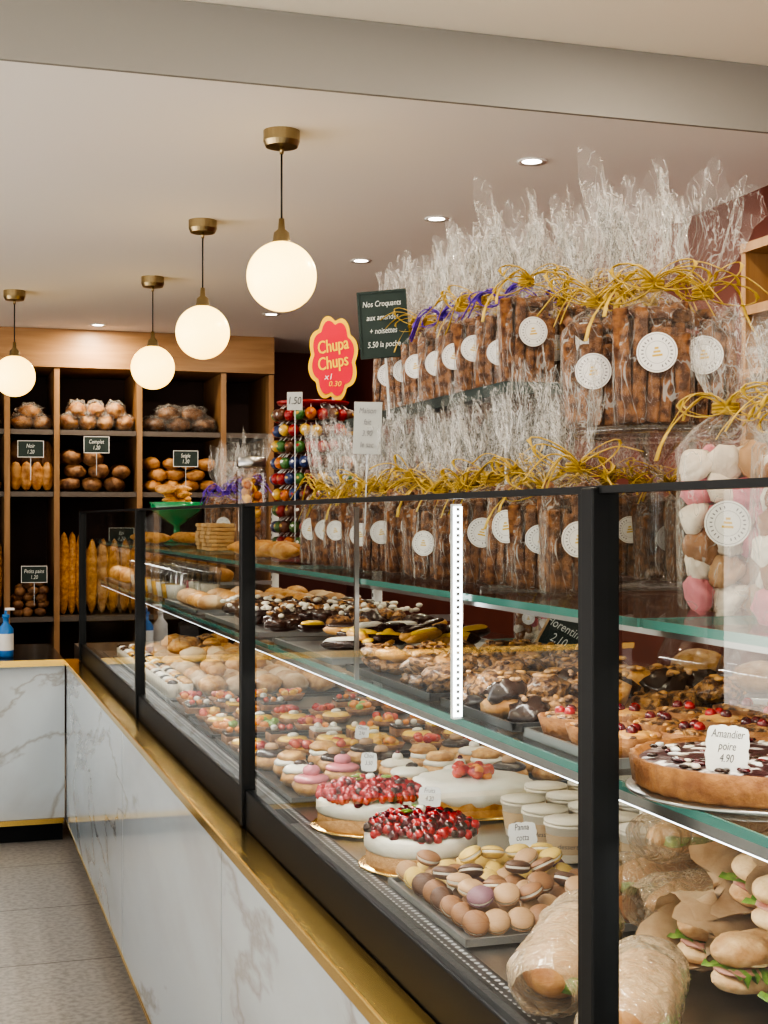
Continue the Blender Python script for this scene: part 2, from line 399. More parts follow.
# return counter (faces the camera)
rc=empty('return_counter')
mb=MB()
mb.box(-.75,.495,5.96,5.98,.10,.735,'marble'); mb.box(-2.0,-.754,5.96,5.98,.10,.735,'marble'); mb.box(-2.0,.495,5.985,6.7,.085,.735,'shelfgrey'); mb.obj('marble_panels',rc)
mb=MB(); mb.box(-2.0,.49,6.0,6.7,0,.085,'black'); mb.obj('plinth',rc)
mb=MB(); mb.box(-2.0,.4915,5.945,6.72,.737,.758,'blackgloss'); mb.obj('counter_top',rc)
mb=MB(); mb.box(-2.0,.4915,5.935,5.945,.733,.760,'gold'); mb.box(-2.0,.49,5.948,5.96,.078,.099,'gold'); mb.obj('gold_trim',rc)
mb=MB(); mb.box(.60,1.3,5.98,6.7,.0,.758,'shelfgrey'); mb.obj('corner_block',rc)

# things on return counter
def bottle(x,y,m):
    mb=MB(); mb.lathe([(.03,0),(.032,.01),(.032,.12),(.012,.145),(.012,.165),(.016,.167),(.016,.18),(.006,.182),(.006,.2)],m,16); mb.box(-.004,.035,-.006,.006,.198,.208,'white'); mb.lathe([(.0325,.03),(.0325,.1)],'paper',16,cap=False)
    mb.obj('soap_bottle',loc=(x,y,.758))
bottle(.265,6.12,'blueplastic'); bottle(.19,6.20,'white')
mb=MB(); mb.box(-.05,.05,-.04,.04,0,.02,'blackgloss',.004); mb.box(-.045,.045,-.005,.006,.02,.14,'blackgloss',.004,T(0,0,0,0,-.3)); mb.box(-.04,.04,-.0065,-.005,.03,.12,'ink',0,T(0,0,0,0,-.3))
mb.obj('card_terminal',loc=(.08,6.08,.758))

# ------------------------------------------------------------------ bread cabinet on back wall
cab=empty('bread_cabinet')
mb=MB(); CY=8.36; CB=8.95
ups=[-.60,-.11,.37,.65,1.13,1.635,1.93]
for x in ups: mb.box(x-.016,x+.016,CY,CB,0,2.22,'wood')
mb.box(-.62,1.946,CY-.012,CB,2.225,CZ-.002,'woodh')
mb.obj('oak_frame',cab)
mb=MB()
for a,b in zip(ups[:-1],ups[1:]):
    for z in (.77,1.50,1.862):
        mb.box(a+.018,b-.018,CY+.01,CB-.02,z-.03,z,'shelfgrey')
mb.obj('shelves',cab)
mb=MB(); mb.box(-.62,1.946,CB,CB+.02,0,2.22,'cabback'); mb.obj('back_panel',cab)

def loaf(mb,c,L,r,m,rz=0,tilt=0,slashes=5,flat=.75):
    n=25; pts=[];rr=[]
    for i in range(n):
        t=i/(n-1); x=(t-.5)*L
        k=(1-abs(2*t-1)**2.6)**.5 if 0<t<1 else 0.05
        pts.append((x,0,0)); rr.append(max(.002,r*k*(1+.05*math.cos(slashes*2*math.pi*t))))
    X=T(*c)@Euler((0,tilt,rz)).to_matrix().to_4x4()
    mb.tube(pts,rr,m,12,X,flat)
def sign(mb,X,w,h,lines,bg='chalkb',fg='chalk',size=None,frame=None):
    mb.box(-w/2,w/2,-h/2,h/2,-.002,.002,bg,0,X)
    if frame:
        for b in ((-w/2-.004,w/2+.004,h/2,h/2+.004),(-w/2-.004,w/2+.004,-h/2-.004,-h/2),(-w/2-.004,-w/2,-h/2,h/2),(w/2,w/2+.004,-h/2,h/2)): mb.box(*b,-.003,.004,frame,0,X)
    sz=size or h/(len(lines)+.6)
    for i,l in enumerate(lines):
        text(mb,l,sz*.95,fg,X@T(0,h/2-(i+.8)*h/(len(lines)+.6),.0035),.75)
def pile(mb,x0,x1,y,z,r,m,rows,amp=.12,el=(1,1,.7)):
    zz=z
    for row in range(rows):
        x=x0+r*(1+.5*(row%2)); 
        while x<x1-r*.9:
            for yy in (y,y+r*1.9):
                if row==rows-1 and R()<.3: continue
                mb.ell((x+U(-.010,.010),yy+U(-.015,.015),zz+r*el[2]*.97+U(0,.006)*row),(r*el[0]*U(.85,1.15),r*el[1],r*el[2]*U(.85,1.15)),m,14,9,amp*1.6,2.5,rot=Euler((U(-.2,.2),U(-.2,.2),R()*3)).to_matrix())
            x+=r*2.0
        zz+=r*1.15
def bagged(x0,x1,z,n,m,h=.10):
    mb=MB()
    for lay in range(2):
        nn=n-lay
        for i in range(nn):
            x=x0+(x1-x0)*(i+.5+.5*lay)/n+U(-.01,.01); w=(x1-x0)/n*.58; zz=z+h*.5+lay*h*.68
            mb.ell((x,8.5,zz),(w*.92,.10,h*.46),m,16,10,.3,2.2)
            mb.ell((x,8.49,zz+.004),(w*1.05,.115,h*.55),'film',22,16,.5,4)
    mb.obj('bagged_bread')
bagged(.68,1.10,1.862,4,'crust',.105); bagged(1.17,1.60,1.862,3,'darkcrust',.095); bagged(.39,.63,1.862,2,'crust',.09); bagged(-.08,.34,1.862,3,'flourcrust',.09)
mb=MB(); pile(mb,.67,1.12,8.44,1.50,.065,'darkcrust',3); mb.obj('rye_loaves')
mb=MB(); pile(mb,1.16,1.62,8.44,1.50,.056,'crust',3); mb.obj('brioche_buns')
mb=MB(); pile(mb,1.66,1.91,8.44,1.50,.05,'darkcrust',3); mb.obj('rye_loaves')
mb=MB()
for i in range(4): loaf(mb,(.42+.06*i,8.5,1.50+.155),.3,.042,'darkcrust',1.57,1.45,6)
for i in range(4): loaf(mb,(.42+.06*i,8.41,1.50+.09),.17,.036,'crust',1.5,1.4,4)
mb.obj('seeded_loaves')
mb=MB(); pile(mb,.39,.64,8.43,.77,.034,'darkcrust',5,.1,(1,1,.8)); mb.obj('bread_rolls')
mb=MB(); 
for i in range(3): loaf(mb,(.70+.05*i,8.5+.02*(i%2),.77+.245),.5,.036,'pastry',1.57,1.46+.03*i,5,1)
mb.obj('baguettes')
mb=MB()
for i in range(5):
    X=T(.86+.058*i,8.47,.77+.225)@Euler((0,1.5,1.57)).to_matrix().to_4x4()
    mb.tube([((t/30-.5)*.45,0,0) for t in range(31)],[max(.003,.040*(1-abs(2*t/30-1)**4)*(1+.13*math.cos(t*1.3+i))) for t in range(31)],'flourcrust' if i%2 else 'pastry',12,X)
mb.obj('epi_breads')
mb=MB(); 
for i in range(7): loaf(mb,(1.2+.065*i,8.5,.77+.23),.46,.034,'crust',1.57,1.46,7,1)
mb.obj('baguettes')
mb=MB()
for i in range(7): loaf(mb,(-.07+.065*i,8.5,.77+.23),.45,.033,'pastry',1.57,1.46,7,1)
mb.obj('baguettes')
mb=MB(); pile(mb,-.09,.36,8.46,1.50,.055,'crust',2); mb.obj('brioche_buns')
for (x,z,l) in ((.875,1.775,'Complet'),(.50,1.745,'Noir'),(1.40,1.70,'Seigle'),(.52,1.02,'Petits pains'),(1.02,1.24,'Epi'),(.15,1.70,'Pavot')):
    mb=MB(); X=face((x,8.335,z),(-.1,-1)); sign(mb,X,.14,.09,[l,'1.20'],frame='paper')
    mb.box(-.002,.002,-.18,-.049,-.003,0,'steel',0,X); mb.obj('price_board')

# right wall shelf unit
su=empty('wall_shelf')
mb=MB()
for z in (2.17,1.98,1.79,1.58): mb.box(2.3,2.618,.9,3.70,z-.028,z,'wood')
for y in (.91,2.3,3.69): mb.box(2.305,2.618,y-.012,y+.012,1.55,2.142,'wood')
mb.obj('oak_boards',su)
for (y,z) in ((3.45,2.17),(3.1,2.17),(3.4,1.98),(3.45,1.79)):
    mb=MB(); mb.lathe([(.03,0),(.03,.006),(.07,.05),(.075,.07),(.071,.07),(.028,.012),(0,.01)],'white',24); mb.obj('white_bowl',loc=(2.42,y,z+.0005))
for (y,z) in ((3.05,1.98),(3.1,1.79)):
    mb=MB()
    for k in range(3): mb.box(-.06,.06,-.09,.09,.03*k,.03*k+.028,('cookie','kraft','wafer')[k],.004)
    mb.obj('biscuit_boxes',loc=(2.44,y,z+.0005))

# ------------------------------------------------------------------ pendants and downlights
for (x,y) in ((.93,3.90),(.93,5.16),(.93,6.44),(.345,7.03)):
    e=empty('pendant_lamp',(x,y,0))
    mb=MB(); mb.lathe([(.052,CZ),(.052,CZ-.03),(.046,CZ-.045),(0,CZ-.045)],'brass',32,smooth=False)
    mb.lathe([(.006,CZ-.045),(.006,CZ-.065)],'brass',12); mb.lathe([(.0028,CZ-.06),(.0028,2.175)],'black',8)
    mb.lathe([(.008,2.20),(.010,2.17),(.022,2.16),(.026,2.135),(.03,2.128)],'brass',24); mb.obj('fitting',e)
    mb=MB(); mb.ell((0,0,2.035),.1,'globe',40,24); mb.obj('opal_globe',e)
DL=[(1.745,3.99),(1.745,4.86),(1.72,5.75),(1.71,7.41),(.86,8.12)]
for (x,y) in DL:
    mb=MB(); mb.lathe([(.030,CZ-.001),(.046,CZ-.001),(.044,CZ-.006),(.030,CZ-.003)],'white',32,cap=False); mb.lathe([(0,CZ-.002),(.030,CZ-.002)],'led',24,cap=False)
    mb.obj('recessed_downlight',loc=(x,y,0))

# ------------------------------------------------------------------ gift bags
def macaron(mb,X,r,m,cm='cream'):
    top=[(0,.52*r),(.45*r,.49*r),(.8*r,.37*r),(.98*r,.18*r),(1.0*r,.12*r),(.93*r,.09*r)]
    mb.lathe([(.9*r,.1*r)]+[(a,b) for a,b in reversed(top)][0:],m,16,X,cap=False)
    mb.lathe([(a,-b) for a,b in top],m,16,X,cap=False)
    mb.lathe([(.9*r,-.1*r),(.95*r,0),(.9*r,.1*r)],cm,16,X,cap=False)
def meringue(mb,X,r,m):
    mb.lathe([(0,-.55*r),(.7*r,-.55*r),(.95*r,-.40*r),(1.0*r,-.15*r),(.90*r,.05*r),(.84*r,.10*r),(.84*r,.22*r),(.70*r,.42*r),(.60*r,.46*r),(.55*r,.58*r),(.30*r,.80*r),(.12*r,.92*r),(0,.95*r)],m,24,X,fl=.06,fk=8)
def make_bag(seed,kind='cookie',rib='raffia',H=.27,a=.040,b=.027,label=True,ch=.44,nk=.57,lr=.0215):
    random.seed(seed); mb=MB(); c=H*ch; nz=H*nk
    if kind=='cookie':
        for i in range(5):
            for j in range(2):
                h=c*U(.80,1.06); w=a*2/5*.96
                vs,fs=rb(w,b*.92,h,.004,2)
                sd=R()*90
                vs=[Vector(v)+Vector((0,1,0))*noise.noise(Vector(v)*70+Vector((sd,0,0)))*.004+Vector((1,0,0))*noise.noise(Vector(v)*60+Vector((0,sd,0)))*.004 for v in vs]
                mb.add(vs,fs,'cookie',False,T(-a+w*(i+.55),-b*.48+j*b*.95,h/2+.003,U(-.12,.12),U(-.06,.06),U(-.08,.08)))
        for i in range(4): mb.box(-.016,.016,-.012,.012,-.006,.006,'cookie',.003,T(-a*.6+a*.4*i,U(-.006,.006),c*1.04,U(0,3),U(-.7,.7),U(-.7,.7)))
    elif kind=='meringue':
        r=a*.46; z=r*.7; k=0
        cols=['m_pink','m_white','m_pink','m_white','m_beige','m_white','m_brown','m_white']
        while z<c:
            for (x,y) in ((-a*.56,-b*.42),(a*.54,-b*.44),(0,-b*.55),(-a*.4,b*.45),(a*.45,b*.4)):
                meringue(mb,T(x+U(-.005,.005),y+U(-.003,.003),z+U(-.006,.006),U(0,6),U(-2.2,1.8),U(-1.,1.)),r*U(.88,1.10),random.choice(cols))
            z+=r*1.25
    n=64; ph=[U(0,6) for _ in range(8)]; k1=random.choice((3,4,5)); k2=random.choice((7,8,9)); lx=U(-.014,.014); ly=U(-.010,.010)
    lv=[(0,1,1,0),(.004,1.06,1.08,.01),(c*.5,1.1,1.15,.02),(c,1.05,1.1,.05),(c+(nz-c)*.5,.72,.78,.14),(nz-.006,.26,.36,.2),(nz,.22,.30,.22),(nz+.006,.26,.36,.2),
        (nz+(H-nz)*.22,.55,.5,.30),(nz+(H-nz)*.45,.78,.62,.36),(nz+(H-nz)*.72,.95,.70,.40),(H,1.05,.75,.44)]
    vs=[];fs=[]
    for li,(z,ka,kb,pl) in enumerate(lv):
        for j in range(n):
            t=2*math.pi*j/n; ct,st=math.cos(t),math.sin(t)
            q=(abs(ct)**4+abs(st)**4)**(-.25) if li<4 else 1
            k=1+pl*(math.sin(k1*t+ph[0]+z*9)*.55+math.sin(k2*t+ph[1]-z*22)*.4+math.sin(15*t+ph[2]+z*30)*.22)
            zz=z; f=max(0,(z-nz)/(H-nz))
            if li>=9: zz+= (H*.07)*(math.sin(2*t+ph[3])+math.sin(5*t+ph[4])*.7+math.sin(11*t+ph[5])*.3)*(1 if li==11 else .35)
            vs.append((a*ka*ct*q*k+lx*f*2,b*kb*st*q*k+ly*f*2,zz))
    for i in range(len(lv)-1):
        for j in range(n): fs.append((i*n+j,i*n+(j+1)%n,(i+1)*n+(j+1)%n,(i+1)*n+j))
    mb.add(vs,fs,'film',True)
    if label:
        lz=c*U(.52,.68); X=T(U(-.006,.006),-b*1.2-.0035,lz)@Euler((math.pi/2,U(-.2,.2),0)).to_matrix().to_4x4()
        mb.lathe([(0,.0),(lr,.0),(lr,.0012),(0,.0012)],'paper',32,X,smooth=False)
        mb.lathe([(lr*.92,.0014),(lr*.90,.0014)],'greyink',32,X,cap=False); mb.lathe([(lr*.56,.0014),(lr*.545,.0014)],'greyink',32,X,cap=False)
        for k in range(24):
            t=2*math.pi*k/24
            if k%12 in (0,11): continue
            mb.box(-.0006,.0006,lr*.66,lr*.78,.0013,.0016,'greyink',0,X@Euler((0,0,t)).to_matrix().to_4x4())
        for k in range(3): mb.box(-lr*.05*(5-k*1.5),lr*.05*(5-k*1.5),-lr*.2+k*lr*.18,-lr*.1+k*lr*.18,.0013,.0016,'goldink',0,X)
    rr=.0026 if rib=='raffia' else .0032
    for k in range(3):
        mb.tube([(a*.27*math.cos(t*.5),b*.43*math.sin(t*.5),nz+(k-1)*.004) for t in range(14)],rr*.8,rib,6)
    for k in range(10):
        sgn=1 if k%2 else -1; L=U(.028,.062); up=U(-.018,.034); yy=-b*U(.2,.95)
        pts=[]
        if k<4:
            for t in range(15):
                q=t/14*math.pi*2; pts.append((sgn*L*(1-math.cos(q))/2,yy+.004*math.sin(q*2+k),nz+up*(1-math.cos(q))/2+math.sin(q)*.012))
        else:
            dr=U(-.3,1.3); wv=U(-.010,.010)
            for t in range(13):
                q=t/12; pts.append((sgn*L*1.3*q+wv*.5*math.sin(q*9),yy-.006*q+wv*math.sin(q*7),nz-L*dr*q*q+.020*math.sin(q*3)))
        mb.tube(pts,[rr*U(.7,1.3)]*len(pts),rib,6,None,.28)
    return mb.mesh('gift_bag_mesh')
BAG=[make_bag(21+i) for i in range(9)]
BAGP=[make_bag(61+i,rib='purple') for i in range(2)]
MAC=[make_bag(81+i,'meringue',H=.30,a=.048,b=.040,ch=.58,nk=.72,lr=.024) for i in range(2)]
random.seed(5)
def put(me,name,x,y,z,s=1,rz=None,sz=None):
    o=bpy.data.objects.new(name,me); COL.objects.link(o); o.location=(x,y,z); o.scale=(s,s,sz or s)
    o.rotation_euler=(0,0,rz if rz is not None else U(-1.0,-.15)); return o
# rows on glass shelf
y=1.49; i=0
while y<2.72:
    put(BAG[i%9],'biscuit_bag',.705+U(-.008,.008),y,1.2555,U(.88,.97),sz=U(.83,1.0))
    if not (1.46<y<1.76): put(BAG[(i*3+2)%9],'biscuit_bag',.835+U(-.006,.006),y+.02,1.2555,.95,sz=U(.88,1.0))
    y+=.088; i+=1
y=1.42
while y<2.6:
    put(BAG[i%9],'biscuit_bag',1.00+U(-.006,.006),y,1.2555,1.0,sz=U(.9,1.0)); y+=.095; i+=1
# row on upper tier
y=1.90; i=0
while y<2.60:
    put(BAGP[i%2] if i in (1,4) else BAG[(i+1)%9],'biscuit_bag',.822,y,1.5375,.98,sz=U(.86,1.03))
    put(BAGP[1] if i in (2,5) else BAG[(i*3+3)%9],'biscuit_bag',.935,y+.02,1.5375,1.0,sz=U(.92,1.10))
    put(BAG[(i*2+4)%9],'biscuit_bag',1.04,y+.01,1.5375,1.0,sz=U(.92,1.08))
    y+=.088; i+=1
# cake stand with bags
cs=(.872,1.60)
mb=MB(); mb.lathe([(.055,0),(.055,.004),(.02,.012),(.010,.03),(.014,.06),(.009,.09),(.010,.16),(.03,.185),(.102,.190),(.107,.196),(.107,.202),(.10,.198),(0,.198)],'plastic',40)
mb.obj('glass_cake_stand',loc=(cs[0],cs[1],1.2555))
ST=1.2555+.2025
for (x,y,s,k) in ((.803,1.63,1.06,0),(.842,1.553,1.14,1),(.925,1.575,1.12,2),(.895,1.665,1.10,5)):
    put(BAG[k],'biscuit_bag',x,y,ST,s,-.5+U(-.1,.1))
# meringue bags
put(MAC[0],'meringue_bag',.745,1.225,1.2555,.92,-.5); put(MAC[1],'meringue_bag',.86,1.29,1.2555,.92,-.6)
put(MAC[1],'meringue_bag',.73,1.07,1.2555,.88,-.5)
put(MAC[0],'meringue_bag',1.05,2.30,1.1035,.55,-.4); put(MAC[1],'meringue_bag',1.05,2.42,1.1035,.5,-.4); put(MAC[0],'meringue_bag',1.05,2.18,1.1035,.5,-.6)
# purple bags far
for (x,y,k,s) in ((.88,4.55,0,1.2),(.94,4.40,1,1.25),(.86,4.36,1,1.1)): put(BAGP[k],'biscuit_bag',x,y,1.2555,s)

# ------------------------------------------------------------------ lollipop stand
mb=MB()
mb.lathe([(.10,0),(.10,.012),(.02,.014),(.02,.36),(.085,.362),(.088,.37),(0,.372)],'l_red',32)
cl=['l_red','l_blue','l_green','l_or','l_yel','l_red','l_brown','l_brown']
for lv in range(9):
    z=.030+lv*.038; n=20; 
    mb.lathe([(.02,z-.014),(.085,z-.012),(.085,z-.009),(.02,z-.009)],'l_brown',24)
    for j in range(n):
        t=2*math.pi*(j+.5*(lv%2))/n; c=random.choice(cl); q=.088+U(-.003,.003)
        mb.ell((q*math.cos(t),q*math.sin(t),z+.002+U(-.002,.002)),(.0145,.0145,.0145),c,10,7)
        mb.ell((q*1.08*math.cos(t),q*1.08*math.sin(t),z+.003),(.008,.008,.006),random.choice(['l_yel','l_red','l_or','paper']),8,6)
        mb.tube([(q*math.cos(t),q*math.sin(t),z+.012),(q*.8*math.cos(t),q*.8*math.sin(t),z+.028)],.0015,'paper',5)
X=face((.045,-.02,.475),(-.28,-.96))
def blob(w,h,pet,m,z0,z1):
    n=96; vs=[];
    for zz in (z0,z1):
        for j in range(n):
            t=2*math.pi*j/n; k=1+pet*abs(math.sin(4*t+.4))
            vs.append((w*k*math.cos(t),h*k*math.sin(t),zz))
    fs=[tuple(range(n,2*n)),tuple(range(n-1,-1,-1))]+[(j,(j+1)%n,n+(j+1)%n,n+j) for j in range(n)]
    mb.add(vs,fs,m,False,X)
blob(.053,.090,.17,'signyel',-.003,.003); blob(.0445,.080,.17,'signpink',.003,.005)
mb.box(-.003,.003,-.12,-.08,-.004,-.001,'steel',0,X)
RX=Euler((0,0,.2)).to_matrix().to_4x4()
for dx in (-.0008,0,.0008): text(mb,'Chupa',.044,'signyel',X@T(dx,.030,.0062+dx*.1)@RX,.66); text(mb,'Chups',.044,'signyel',X@T(dx,-.010,.0062+dx*.1)@RX,.66)
text(mb,'x1',.020,'paper',X@T(-.01,-.045,.0062)); text(mb,'0.30',.018,'signyel',X@T(.005,-.062,.0062))
mb.obj('lollipop_stand',loc=(.860,3.28,1.2555))

# other things on top shelf
mb=MB(); X=face((.752,2.375,1.69),VIEW,.05,.07); sign(mb,X,.080,.112,['Nos Croquants','aux amandes','+ noisettes','5.50 la poche'],size=.0155,frame='chalkb')
mb.box(-.002,.002,-.17,-.055,-.006,-.002,'steel',0,X); mb.obj('chalkboard_sign')
mb=MB(); X=face((.665,2.185,1.492),VIEW,0,-.03); sign(mb,X,.046,.085,['Maison','fait','3.90','le sac'],'greypaper','greyink',size=.014); mb.box(-.001,.001,-.235,-.043,-.004,-.002,'steel',0,X); mb.obj('price_card')
def croissant(mb,X,s=1,m='pastry'):
    n=25;pts=[];rr=[]
    for i in range(n):
        t=i/(n-1)*2-1; an=t*1.15; pts.append((.06*s*math.sin(an),.045*s*(math.cos(an)-1),.0))
        k=(1-abs(t)**1.7)*.85+.15; rr.append(.024*s*k*(1+.10*abs(math.sin((t+1)*9))))
    mb.tube(pts,rr,m,10,X,.85)
mb=MB(); mb.lathe([(.05,0),(.052,.006),(.015,.016),(.012,.06),(.05,.085),(.09,.115),(.102,.15),(.098,.15),(.085,.118),(.04,.09),(0,.088)],'greenglass',36,fl=.02,fk=12)
mb.obj('green_bowl',loc=(.85,5.26,1.2555))
mb=MB()
for i in range(14): croissant(mb,T(U(-.05,.05),U(-.05,.05),.125+.018*(i//3),U(0,6),U(-.3,.3)),.85)
mb.obj('croissants',loc=(.85,5.26,1.2555))
mb=MB()
for i in range(3):
    for j in range(7): mb.box(-.035,.035,-.03,.03,0,.010,'wafer',.002,T(.74+U(-.003,.003),3.83+.085*i+U(-.003,.003),1.2555+.0108*j,U(-.06,.06)))
mb.obj('wafer_stacks')
mb=MB(); mb.lathe([(.036,0),(.04,.006),(.04,.21),(.034,.225)],'plastic',28); 
for k in range(60): mb.ell((U(-.022,.022),U(-.022,.022),.012+.0030*k),.012,random.choice(['l_or','pastry','custard']),8,6)
mb.lathe([(.037,.225),(.039,.228),(.039,.25),(.036,.252),(0,.252)],'steel',28)
mb.obj('candy_jar',loc=(.79,3.66,1.2555))
mb=MB()
for i in range(6): croissant(mb,T(.68+.02*(i%2),2.84+.09*i,1.2555+.022,U(0,6)),.9)
mb.obj('croissants')
mb=MB()
for i in range(7): croissant(mb,T(.7+.12*(i%2),4.78+.09*(i//2),1.2555+.022,U(0,6)),.9)
mb.obj('croissants')
mb=MB(); X=face((.78,3.14,1.615),VIEW); sign(mb,X,.036,.042,['1.50'],'greypaper','ink'); mb.box(-.001,.001,-(1.615-1.256),-.02,-.004,-.002,'steel',0,X); mb.obj('price_card')

# ------------------------------------------------------------------ pastries
def flag(x,y,z,lines,w=.05,h=.045,n=VIEW,stick=.03,bg='paper'):
    mb=MB(); X=face((x,y,z+stick+h/2),n,.1,U(-.2,.2))
    N=40;vs=[]
    for zz in (-.0006,.0006):
        for j in range(N):
            t=2*math.pi*j/N; q=(abs(math.cos(t))**5+abs(math.sin(t))**5)**(-.2); k=1+.07*abs(math.sin(6*t))
            vs.append((w/2*math.cos(t)*q*k,h/2*math.sin(t)*q*k,zz))
    mb.add(vs,[tuple(range(N,2*N)),tuple(range(N-1,-1,-1))]+[(j,(j+1)%N,N+(j+1)%N,N+j) for j in range(N)],bg,False,X)
    for i,l in enumerate(lines): text(mb,l,h/(len(lines)+.9),'ink',X@T(0,h*.33-i*h*.8/len(lines),.001),.7)
    mb.box(-.001,.001,-h/2-stick,-h/2,-.001,.0005,'steel',0,X); return mb.obj('price_flag')
def tray(mb,x0,x1,y0,y1,z,m='tray'):
    mb.box(x0,x1,y0,y1,z,z+.003,m)
    for b in ((x0,x1,y0,y0+.004),(x0,x1,y1-.004,y1),(x0,x0+.004,y0,y1),(x1-.004,x1,y0,y1)): mb.box(*b,z+.003,z+.010,m)
DZ=.8005
def berry_cake(x,y,r,dark):
    mb=MB(); mb.lathe([(r*1.12,0),(r*1.14,.002),(r*1.12,.004)],'gold',48,fl=.01,fk=30)
    mb.lathe([(r*.99,.004),(r,.008),(r,.026)],'sponge',48); mb.lathe([(r*.98,.026),(r*1.02,.030),(r*1.02,.048),(r*.98,.054),(0,.054)],'cream',48,fl=.010,fk=24)
    for k in range(360):
        a=R()*6.283; q=r*.99*math.sqrt(R()); s=U(.0055,.009); z=.056+ (1-(q/r)**2)*.020+U(-.003,.006)
        m='berry' if R()>dark else random.choice(['darkberry','darkberry','choc'])
        mb.ell((q*math.cos(a),q*math.sin(a),z),s,m,8,6)
    for k in range(4):
        a=R()*6.28; mb.ell((r*.3*math.cos(a),r*.3*math.sin(a),.086),(.011,.005,.002),'green',8,4,rot=Euler((.4,0,a)).to_matrix())
    mb.ell((0,0,.086),(.009,.009,.007),'cream',8,6)
    return mb.obj('berry_cake',loc=(x,y,DZ))
berry_cake(.728,2.375,.094,.18); berry_cake(.722,2.085,.087,.6)
r=.108; mb=MB(); mb.lathe([(r*1.1,0),(r*1.1,.003)],'gold',48); mb.lathe([(r*.97,.003),(r,.008),(r,.035),(r*.99,.045)],'pastry',48,fl=.012,fk=22)
mb.lathe([(r*.99,.022),(r*1.05,.034),(r*1.02,.054),(r*.6,.058),(0,.059)],'cream',48,fl=.03,fk=14)
for k in range(34): a=R()*6.28; q=.032*math.sqrt(R()); mb.ell((q*math.cos(a),q*math.sin(a),.062+U(0,.016)),(.011,.009,.009),random.choice(['strawb','strawb','orange','berry']),8,6)
mb.obj('cream_cake',loc=(.955,2.46,DZ))
flag(.79,2.235,DZ,['Fruits','4.20'],.036,.034,stick=.055)
flag(.868,2.02,DZ,['Panna','cotta'],.042,.04,stick=.028); flag(.80,2.62,DZ,['Chou','3.50'],.03,.035,stick=.05); flag(.9,3.0,DZ,['Choux','2.90'],.03,.03,stick=.05)
# dessert cups
for x in (.955,1.04,1.125,1.21):
    for y in (1.95,2.04,2.13,2.22,2.315):
        if x<1.0 and (y>2.3 or y<2.0): continue
        mb=MB(); mb.lathe([(.028,0),(.030,.002),(.037,.055),(.039,.056),(.039,.060),(.036,.060),(.034,.052),(0,.050)],'cupwhite',28)
        mb.lathe([(.0316,.014),(.0367,.044)],'kraftlabel',28,cap=False); mb.lathe([(0,.061),(.0385,.061),(.0385,.065),(0,.066)],'cupwhite',28,cap=False)
        text(mb,'dessert',.011,'ink',T(0,0,0)@face((-.0155,-.0335,.028),VIEW,.0,0)); mb.obj('dessert_cup',loc=(x,y,DZ))
# macaron tray
mb=MB(); tray(mb,.635,.90,1.66,1.985,DZ)
cols=['m_choc','m_beige','m_brown','m_white','m_beige','m_brown','m_purple','m_beige','m_brown']
for i in range(8):
    for j in range(8):
        c='m_yellow' if i>4 and R()<.6 else random.choice(cols)
        macaron(mb,T(.660+.031*j+U(-.003,.003),1.69+.039*i+U(-.003,.003),DZ+.021,U(-.4,.4),U(.5,1.0),U(-.3,.3)),.0185,c)
for i in range(6):
    for j in range(6):
        if R()<.3: continue
        c='m_yellow' if i>3 and R()<.6 else random.choice(cols)
        macaron(mb,T(.68+.036*j+U(-.004,.004),1.72+.044*i+U(-.004,.004),DZ+.046,U(0,6),U(-.5,.5),U(-.4,.4)),.0185,c)
mb.obj('macaron_tray')
# pink / cream round pastries
mb=MB(); tray(mb,.64,1.26,2.60,3.02,DZ,'dtray')
for i in range(4):
    for j in range(6):
        x=.69+.103*j+U(-.010,.010); y=2.65+.103*i+U(-.010,.010); t=random.choice((1,1,2,3,4,4)); s=U(.85,1.05)
        if R()<.15: continue
        if i==0 and j<2: t=0
        if i==1 and j in (1,): t=0
        mb.ell((x,y,DZ+.020),(.042*s,.042*s,.020),'pastry',16,9,.15,2)
        if t in (0,): mb.ell((x,y,DZ+.036),(.036,.036,.011),'pink',16,8); mb.ell((x,y,DZ+.052),(.018,.018,.012),'m_pink',12,8); mb.ell((x,y,DZ+.064),(.006,.006,.005),'choc',8,6)
        elif t==1: mb.ell((x,y,DZ+.034),(.039*s,.039*s,.012),'cream',16,8,.15); mb.ell((x+U(-.004,.004),y,DZ+.046),(.034*s,.034*s,.013),'pastry',16,8,.2)
        elif t==2: mb.ell((x,y,DZ+.036),(.037*s,.037*s,.012),'cream',16,8,.12); mb.ell((x+.005,y,DZ+.048),(.014,.008,.008),'choc',8,6)
        elif t==4: mb.ell((x,y,DZ+.036),(.036*s,.036*s,.012),'choc',16,8); mb.ell((x,y,DZ+.05),(.016,.016,.010),'m_beige',10,6)
        else: mb.ell((x,y,DZ+.036),(.036,.036,.011),'m_white',16,8); mb.ell((x,y,DZ+.05),(.012,.012,.010),'cream',10,6); mb.ell((x,y,DZ+.06),.006,'darkberry',8,6)
mb.obj('choux_tray')
